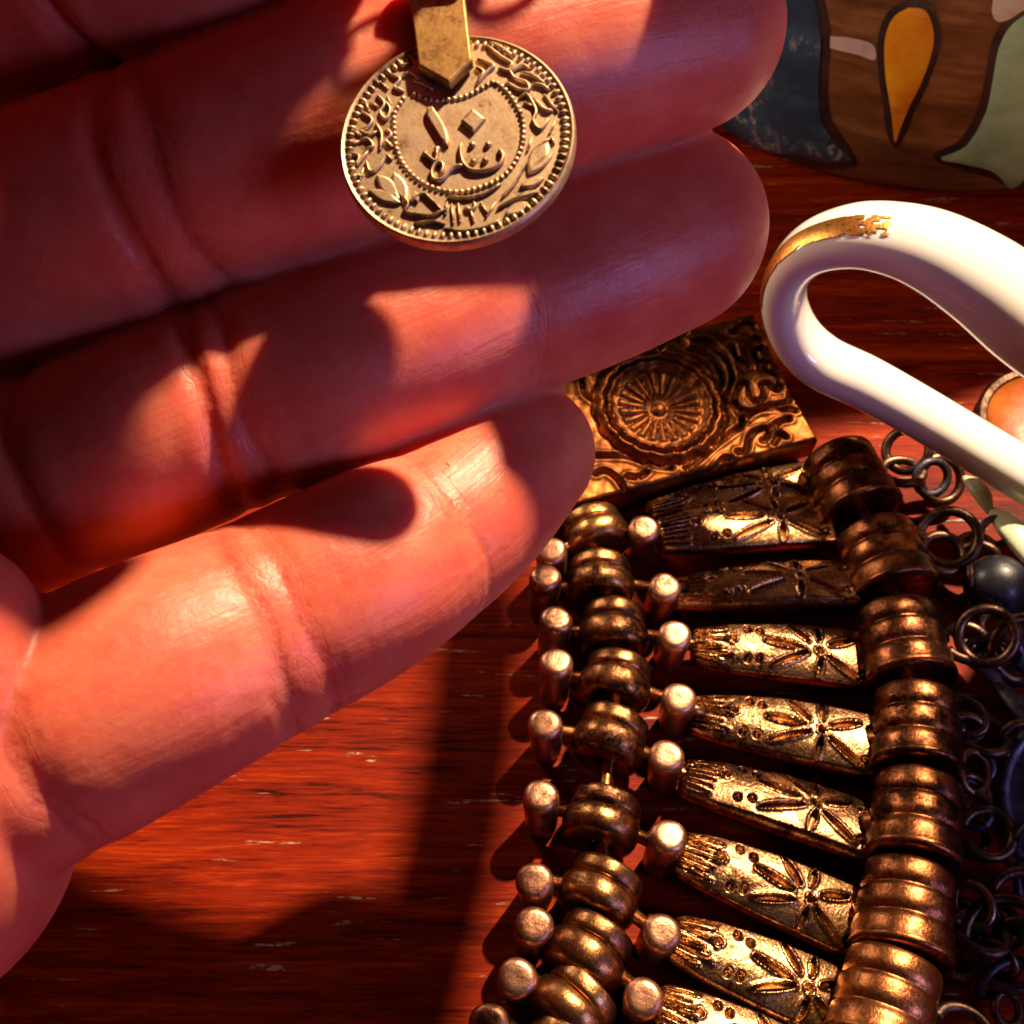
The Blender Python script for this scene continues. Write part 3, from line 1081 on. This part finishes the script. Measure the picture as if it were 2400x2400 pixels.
def hand_field(X):
    d = np.full(len(X), 50.0, np.float32)
    for i, (a, b, r) in enumerate(PALM):
        ab = b - a
        w = X - a
        t = np.clip(w @ ab / (ab @ ab), 0, 1)
        q = np.sqrt(((w - t[:, None] * ab) ** 2).sum(1)) - r
        d = smin(d, q, 1.2 if i == 0 else 5.0) if i else q
    # first pad stays crisp against the little finger
    f = np.full(len(X), 50.0, np.float32)
    root = at(-420, 1000, 108)
    for fg in FING.values():
        m = ((X > fg.lo) & (X < fg.hi)).all(1)
        if m.any():
            v = fg.eval(X[m])
            f[m] = smin(f[m], v, 1.1)
    # blend fingers into the palm only near the knuckle line
    near = np.clip((at(-60, 1200, 104)[0] - X[:, 0]) / 10.0 + .1, .06, 1)
    return smin(f, d, 5.0 * near)


def surface_nets(lo, hi, h, fn):
    c = h * 4
    nb = np.ceil((hi - lo) / c).astype(int) + 1
    ax = [lo[i] + c * np.arange(nb[i]) for i in range(3)]
    G = np.stack(np.meshgrid(*ax, indexing='ij'), -1).reshape(-1, 3).astype(np.float32)
    Fc = fn(G).reshape(nb)
    n = (nb - 1) * 4 + 1
    idx = [np.minimum((np.arange(n[i]) + 2) // 4, nb[i] - 1) for i in range(3)]
    F = Fc[np.ix_(*idx)].copy()
    band = np.argwhere(np.abs(F) < c * 1.35)
    pts = (lo + band * h).astype(np.float32)
    F[band[:, 0], band[:, 1], band[:, 2]] = fn(pts)
    s = F < 0
    cnt = np.zeros(np.array(F.shape) - 1, np.int8)
    for dx in (0, 1):
        for dy in (0, 1):
            for dz_ in (0, 1):
                cnt += s[dx:n[0] - 1 + dx, dy:n[1] - 1 + dy, dz_:n[2] - 1 + dz_]
    cells = np.argwhere((cnt > 0) & (cnt < 8))
    vid = np.full(cnt.shape, -1, np.int64)
    vid[cells[:, 0], cells[:, 1], cells[:, 2]] = np.arange(len(cells))
    acc = np.zeros((len(cells), 3))
    num = np.zeros(len(cells))
    for axn in range(3):
        o1, o2 = [k for k in range(3) if k != axn]
        for p in (0, 1):
            for q in (0, 1):
                a = cells.copy()
                a[:, o1] += p
                a[:, o2] += q
                b = a.copy()
                b[:, axn] += 1
                fa = F[a[:, 0], a[:, 1], a[:, 2]]
                fb = F[b[:, 0], b[:, 1], b[:, 2]]
                m = (fa < 0) != (fb < 0)
                t = np.zeros(len(cells))
                t[m] = fa[m] / (fa[m] - fb[m])
                pos = a.astype(float)
                pos[:, axn] += t
                acc[m] += pos[m]
                num[m] += 1
    Vx = lo + (acc / num[:, None]) * h
    quads = []
    for axn in range(3):
        o1, o2 = [(1, 2), (2, 0), (0, 1)][axn]
        sl0 = [slice(None)] * 3
        sl1 = [slice(None)] * 3
        sl0[axn] = slice(0, n[axn] - 1)
        sl1[axn] = slice(1, n[axn])
        diff = s[tuple(sl0)] != s[tuple(sl1)]
        e = np.argwhere(diff)
        e = e[(e[:, o1] > 0) & (e[:, o2] > 0) & (e[:, o1] < n[o1] - 1) & (e[:, o2] < n[o2] - 1)]
        ins = s[e[:, 0], e[:, 1], e[:, 2]]
        ids = []
        for (p, q) in ((1, 1), (0, 1), (0, 0), (1, 0)):
            c_ = e.copy()
            c_[:, o1] -= p
            c_[:, o2] -= q
            ids.append(vid[c_[:, 0], c_[:, 1], c_[:, 2]])
        Q = np.stack(ids, 1)
        Q[~ins] = Q[~ins][:, ::-1]
        quads.append(Q)
    return Vx, np.vstack(quads)


lo = np.array([-118.0, 20.0, 20.0])
hi = np.array([34.0, 150.0, 165.0])
allp = np.vstack([np.vstack([f.lo, f.hi]) for f in FING.values()] + [np.array([np.minimum(a, b) - r - 3, np.maximum(a, b) + r + 3]) for a, b, r in PALM])
lo = np.maximum(allp.min(0), [-125, -60, 4])
hi = allp.max(0)
HV, HQ = surface_nets(lo, hi, .45, hand_field)
# attributes: distance along and around the nearest finger, and how close a fold is
along = np.zeros(len(HV), np.float32)
around = np.zeros(len(HV), np.float32)
cre = np.zeros(len(HV), np.float32)
cdi = np.full(len(HV), 9.0, np.float32)
bd = np.full(len(HV), 1e9, np.float32)
off = 0
for fg in FING.values():
    fg = Finger(*fg.args, sub=30)
    m = ((HV > fg.lo) & (HV < fg.hi)).all(1) & (HV[:, 0] > -62)
    v, S_, A_, C_, D_ = fg.eval(HV[m].astype(np.float32), True)
    ix = np.nonzero(m)[0]
    b = v < bd[ix]
    j = ix[b]
    bd[j] = v[b]
    along[j] = S_[b] + off
    around[j] = A_[b] * 9.0 + off
    cre[j] = C_[b]
    cdi[j] = D_[b]
    off += 137
HO = HV[(HV[:, 2] < HV[:, 2].min() + 2)].mean(0)
hand_o = HV.mean(0)
me = bpy.data.meshes.new('hand')
me.from_pydata(((HV - hand_o) * MM).tolist(), [], HQ.tolist())
me.materials.append(M['skin'])
for nm, arr in (('along', along), ('around', around), ('crease', cre), ('fold', cdi)):
    a = me.attributes.new(nm, 'FLOAT', 'POINT')
    a.data.foreach_set('value', arr.astype(np.float32))
me.shade_smooth()
me.update()
hand = bpy.data.objects.new('hand', me)
hand.location = Vector(hand_o) * MM
link(hand)
sm = hand.modifiers.new('soften', 'SMOOTH')
sm.factor = .5
sm.iterations = 3
tag(hand, 'open hand, palm side up, with a coin pendant resting across its fingers', 'hand')

# ------------------------------------------------------------------ coin pendant
nC = RIGHT * -.12 + UP * .28 - FWD * .95
nC /= np.linalg.norm(nC)


def zc_px(zx, zy):
    return 760 + zx * 640 / 1932.0, zy * 640 / 1932.0


cc = at(*zc_px(935, 978), 87.3)
vC = UP - nC * np.dot(UP, nC)
vC /= np.linalg.norm(vC)
uC = np.cross(vC, nC)
FR = (uC, vC, nC)


def cz(zx, zy, h=0.0):
    p = on_plane(*zc_px(zx, zy), cc, nC) - cc
    return p + nC * h


RC = float(np.mean([np.linalg.norm(cz(*p)) for p in ((118, 960), (1745, 1000), (960, 212), (900, 1742), (330, 1500), (1560, 430))]))
pend = thing('coin_pendant', 'old brass coin with raised script and numerals on a strap', 'coin', cc)
g = Geo()
prof = [(-.85, .02), (-.85, RC * .98), (-.75, RC), (-.15, RC), (.12, RC * .992), (.22, RC * .975), (.14, RC * .955), (0, RC * .945), (0, RC * .5), (0, .02)]
vs_, fs = [], []
seg = 120
for (z, r) in prof:
    for k in range(seg):
        a = 2 * math.pi * k / seg
        vs_.append(uC * r * math.cos(a) + vC * r * math.sin(a) + nC * z)
for i in range(len(prof) - 1):
    for k in range(seg):
        fs.append((i * seg + k, i * seg + (k + 1) % seg, (i + 1) * seg + (k + 1) % seg, (i + 1) * seg + k))
disc = obj('coin', vs_, fs, M['coin'], pend)
auto_sharp(disc.data, 45)
# toothed border
g = Geo()
nb_ = 84
for k in range(nb_):
    a = 2 * math.pi * k / nb_
    c = (uC * math.cos(a) + vC * math.sin(a)) * RC * .915
    ra = uC * math.cos(a) + vC * math.sin(a)
    ta = -uC * math.sin(a) + vC * math.cos(a)
    g.dome(c, 1, .26, seg=8, rings=3, frame=(ra * .38, ta * .205, nC))
bt = g.build('beaded_border', M['coin'], disc)
bt['kind'] = 'stuff'
# inner beaded ring with the notched crescent top
ring = [(560, 700), (500, 800), (495, 920), (505, 1030), (545, 1140), (620, 1240), (720, 1310), (840, 1350), (960, 1360), (1080, 1335), (1200, 1290), (1290, 1230), (1360, 1130), (1400, 1020), (1410, 900), (1385, 800), (1330, 700), (1260, 620), (1190, 575)]
arc = [(1190, 585), (1110, 630), (1010, 680), (900, 705), (790, 710), (690, 690), (610, 660)]
g = Geo()
for pl in (ring, arc):
    C = catmull(np.array([cz(*p) for p in pl]), 12)
    S_ = np.concatenate([[0], np.cumsum(np.linalg.norm(np.diff(C, axis=0), axis=1))])
    for q in np.arange(0, S_[-1], .43):
        p = np.array([np.interp(q, S_, C[:, j]) for j in range(3)])
        g.dome(p, .225, .24, seg=8, rings=3, frame=FR)
bt = g.build('inner_bead_ring', M['coin'], disc)
bt['kind'] = 'stuff'


def strokes(name, lst, r, h=.55):
    g = Geo()
    for pl in lst:
        w = 1.0
        if isinstance(pl, tuple) and isinstance(pl[0], float):
            w, pl = pl
        C = np.array([cz(*p) for p in pl])
        if len(C) > 2:
            C = catmull(C, 5)
        n = len(C)
        rad = np.full(n, r * w)
        ends = np.minimum(np.arange(n), n - 1 - np.arange(n))
        rad = rad * np.interp(ends, [0, 1, 2], [.72, .95, 1.0])
        g.tube(C + nC * h * .12, rad, 10, up=nC, flat=h / (r * w))
        for e in (0, -1):
            g.dome(C[e] + nC * h * .1, r * w * .8, h * .75, seg=10, frame=FR)
    return g.build(name, M['coin'], disc)


def polys(name, lst, h=.6):
    g = Geo()
    for P in lst:
        C = np.array([cz(*p) for p in P])
        c = C.mean(0)
        m = len(C)
        vs_ = [p - nC * .05 for p in C] + [p + nC * h * .8 + (c - p) * .06 for p in C] + [p + nC * h + (c - p) * .28 for p in C]
        fs = []
        for b in (0, 1):
            for i in range(m):
                fs.append((b * m + i, (b + 1) * m + i, (b + 1) * m + (i + 1) % m, b * m + (i + 1) % m)[::-1])
        fs.append(tuple(2 * m + i for i in range(m)))
        v = np.array(vs_)
        nrm = np.cross(v[2 * m + 1] - v[2 * m], v[2 * m + 2] - v[2 * m + 1])
        if nrm @ nC < 0:
            fs = [f[::-1] for f in fs]
        g.add(vs_, fs)
    o = g.build(name, M['coin'], disc, smooth=False)
    return o


polys('numeral', [[(728, 770), (765, 760), (820, 840), (868, 930), (893, 1020), (882, 1050), (850, 1030), (795, 940), (748, 860), (722, 810)],
                  [(1055, 782), (1145, 855), (1060, 950), (965, 872)]], .4)
strokes('script', [[(970, 1025), (968, 1090), (985, 1160), (1030, 1205), (1100, 1218), (1180, 1205), (1245, 1170), (1268, 1110), (1240, 1070)],
                   [(985, 1180), (930, 1188), (890, 1215), (855, 1260), (815, 1282), (775, 1270), (765, 1220), (790, 1170), (830, 1160), (845, 1195), (825, 1245)],
                   [(800, 1060), (800, 1110), (785, 1150), (715, 1095)]], .155, .34)
g = Geo()
for p in ((1048, 1030), (1160, 1028), (1055, 1148), (1140, 1140), (715, 1095), (800, 1062)):
    g.dome(cz(*p), .27, .34, seg=12, frame=FR)
g.build('dots', M['coin'], disc)
strokes('date', [[(905, 1455), (915, 1580)], [(950, 1450), (965, 1570)], [(1000, 1470), (1035, 1490), (1070, 1470), (1060, 1440)], [(1035, 1480), (1060, 1570)], [(1110, 1440), (1160, 1520)], [(1215, 1440), (1150, 1535)]], .12, .28)
strokes('date_frame', [[(640, 1590), (760, 1575), (850, 1590)], [(850, 1625), (1000, 1640), (1140, 1615), (1245, 1565)], [(560, 1500), (640, 1520), (760, 1530), (850, 1490)], [(880, 1400), (1020, 1405), (1150, 1370), (1245, 1310)],
                       [(870, 1440), (860, 1520)]], .12, .28)


def leafpoly(a, b, w):
    a, b = np.array(a, float), np.array(b, float)
    d = b - a
    nrm = np.array([-d[1], d[0]]) / np.linalg.norm(d)
    out = []
    for t in np.linspace(0, 1, 8)[:-1]:
        out.append(tuple(a + d * t + nrm * w * math.sin(math.pi * t) ** .8))
    for t in np.linspace(1, 0, 8)[:-1]:
        out.append(tuple(a + d * t - nrm * w * math.sin(math.pi * t) ** .8))
    return out


polys('leaf', [leafpoly((370, 1240), (540, 1420), 52), leafpoly((490, 1220), (590, 1440), 48), leafpoly((310, 1350), (550, 1445), 38), leafpoly((640, 1360), (665, 1440), 22),
               leafpoly((1440, 1230), (1590, 1010), 66), leafpoly((1440, 1240), (1625, 1085), 34), leafpoly((1380, 1330), (1560, 1270), 30), leafpoly((1270, 1530), (1450, 1440), 40), leafpoly((1350, 1410), (1520, 1360), 24)], .27)
strokes('branch', [[(600, 1440), (700, 1380), (760, 1420), (840, 1500)], [(1260, 1400), (1340, 1320), (1400, 1220), (1480, 1080), (1600, 990)], [(1230, 1480), (1330, 1420), (1450, 1390), (1530, 1370)], [(560, 1500), (600, 1450), (560, 1400)]], .10, .3)
# legend around the rim
rs = np.random.default_rng(3)
leg = [[(1160, 335), (1240, 400), (1330, 460), (1300, 490)], [(1090, 420), (1200, 470), (1170, 500), (1080, 600)], [(1180, 310), (1260, 350), (1330, 400)], [(1240, 490), (1320, 510), (1400, 470), (1450, 490)],
       [(1310, 500), (1350, 560), (1430, 590), (1450, 640), (1380, 640), (1290, 590)], [(1400, 520), (1480, 540), (1560, 600)], [(1480, 600), (1540, 610), (1590, 640)], [(1390, 690), (1440, 680), (1500, 790), (1480, 860), (1530, 920), (1590, 850)],
       [(1480, 700), (1560, 780), (1610, 790)], [(1560, 680), (1650, 790)], [(1420, 730), (1480, 760)], [(1640, 860), (1600, 940)], [(1610, 980), (1625, 1020)],
       [(380, 680), (430, 740), (400, 800), (440, 850), (470, 780), (430, 720)], [(450, 690), (470, 740)], [(270, 800), (340, 850), (320, 900), (260, 930), (330, 960), (370, 940)], [(370, 880), (410, 960), (400, 1060)], [(440, 920), (480, 960), (440, 1000), (480, 1040)],
       [(260, 1000), (310, 990), (350, 1040), (300, 1060)], [(170, 1090), (250, 1110), (230, 1180), (310, 1080)], [(300, 1150), (330, 1220), (400, 1180), (440, 1110), (480, 1130)], [(280, 1200), (260, 1270)], [(200, 1240), (270, 1250)],
       [(470, 530), (540, 570), (500, 620), (560, 650)], [(520, 430), (560, 470), (620, 450)], [(560, 540), (620, 520), (660, 560)], [(640, 580), (700, 600), (760, 640)], [(400, 590), (450, 630)], [(330, 730), (380, 760)],
       [(290, 720), (320, 790)], [(200, 930), (260, 960)], [(190, 1020), (240, 1010)], [(1080, 480), (1130, 520), (1090, 570)], [(1470, 980), (1440, 1070)]]
strokes('legend', leg, .125, .27)
# strap soldered over the coin, folded over a ring above
sp_ = [(618, -150), (625, 60), (688, 535), (900, 655), (1062, 495), (1003, 0), (985, -150)]
hS = 1.15
C = [cz(*p, 0) for p in sp_]
low = [p + nC * .25 for p in C]
mid_ = [p + nC * (hS - .12) for p in C]
c0 = np.mean(C, 0)
top = [p + nC * hS + (c0 - p) * .04 for p in C]
m = len(C)
fs = [(b * m + i, (b + 1) * m + i, (b + 1) * m + (i + 1) % m, b * m + (i + 1) % m) for b in (0, 1) for i in range(m)]
fs.append(tuple(2 * m + i for i in range(m))[::-1])
fs.append(tuple(range(m)))
vS = low + mid_ + top
vA = np.array(vS)
nr = np.cross(vA[2 * m + 1] - vA[2 * m], vA[2 * m + 2] - vA[2 * m + 1])
if nr @ nC > 0:
    fs = [f[::-1] for f in fs]
strap = obj('strap', vS, fs, M['strap'], pend, smooth=False)
bl = strap.modifiers.new('edge', 'BEVEL')
bl.width = .00018
bl.segments = 2
# rolled bail at the top of the strap and the ring through it
bc0, bc1 = cz(570, -45, 1.2), cz(1010, -85, 1.2)
Geo().tube([bc0, (bc0 + bc1) / 2, bc1], 1.25, 18).build('bail', M['strap'], pend, sharp=50)
rc_ = cz(790, -330, .6)
pth = [rc_ + vC * 3.1 * math.cos(a) + (nC * .8 + uC * .6) * 3.1 * math.sin(a) for a in np.linspace(0, 2 * math.pi, 40, endpoint=False)]
Geo().tube(pth, .55, 10, closed=True).build('hanging_ring', M['strap'], pend)
for j in range(3):
    rj = cz(800 + 30 * j, -330 - 420 * (j + 1), .6)
    ww = nC if j % 2 else uC
    Geo().tube([rj + vC * 2.9 * math.cos(a) + ww * 2.2 * math.sin(a) for a in np.linspace(0, 2 * math.pi, 36, endpoint=False)], .5, 9, closed=True).build('chain_link', M['strap'], pend)

# added unseen to shade fingertips and table: chain, broad plate and two bands
def link_ring(c, u, w, a_, b_):
    return [c + u * a_ * math.cos(t) + w * b_ * math.sin(t) for t in np.linspace(0, 2 * math.pi, 24, endpoint=False)]


p0, p1 = np.array([-8.0, 90.0, 116.0]), np.array([15.5, 98.0, 111.0])
d_ = (p1 - p0) / np.linalg.norm(p1 - p0)
for k in range(6):
    c_ = p0 + (p1 - p0) * (k + .5) / 6
    w_ = np.cross(d_, [0, 0, 1.0]) if k % 2 else np.array([0, 0, 1.0])
    Geo().tube([p - cc for p in link_ring(c_, d_, w_, 2.5, 1.4)], .42, 8, closed=True).build('chain_link', M['strap'], pend)
nx, ny = 30, 24
vs_, fs = [], []
for j in range(ny):
    for i in range(nx):
        u, v = i / (nx - 1) * 2 - 1, j / (ny - 1) * 2 - 1
        hh = 1.1 * (1 - u ** 4) * (1 - v ** 4) + .35 * math.cos(8 * math.hypot(u, v)) * max(0, 1 - u * u - v * v)
        vs_.append((u * 15.5 * (1 - .06 * v * v), v * 10.5 * (1 - .10 * u * u), hh))
m0 = len(vs_)
vs_ += [(x, y, -.9) for x, y, z in vs_]
for j in range(ny - 1):
    for i in range(nx - 1):
        a = j * nx + i
        fs += [(a, a + 1, a + nx + 1, a + nx), (m0 + a + nx, m0 + a + nx + 1, m0 + a + 1, m0 + a)]
bd_ = list(range(nx)) + [j * nx + nx - 1 for j in range(1, ny)] + [(ny - 1) * nx + i for i in range(nx - 2, -1, -1)] + [j * nx for j in range(ny - 2, 0, -1)]
fs += [(bd_[i], m0 + bd_[i], m0 + bd_[(i + 1) % len(bd_)], bd_[(i + 1) % len(bd_)]) for i in range(len(bd_))]
pl_ = obj('shading_plate', vs_, fs, M['plaque'], pend, loc=np.array([31.0, 99.0, 110.0]) - cc, rz=.12)
bandp = catmull(np.array([[39.0, 107, 110], [45, 130, 112], [50, 158, 118], [56, 186, 136], [66, 204, 151.5], [72, 214, 148]]), 10)
Geo().tube([p - cc for p in bandp], 6.0, 10, up=(0, 0, 1), flat=.16).build('shading_band', M['strap'], pend)
bandp = catmull(np.array([[30.0, 108, 111], [14, 114, 112.5], [-6, 121.5, 112], [-30, 131, 109], [-60, 142, 100], [-95, 155, 70], [-125, 166, 25], [-140, 172, 2.6], [-165, 178, 2.2]]), 10)
Geo().tube([p - cc for p in bandp], 9.0, 12, up=(0, 0, 1), flat=.11).build('shading_band', M['strap'], pend)
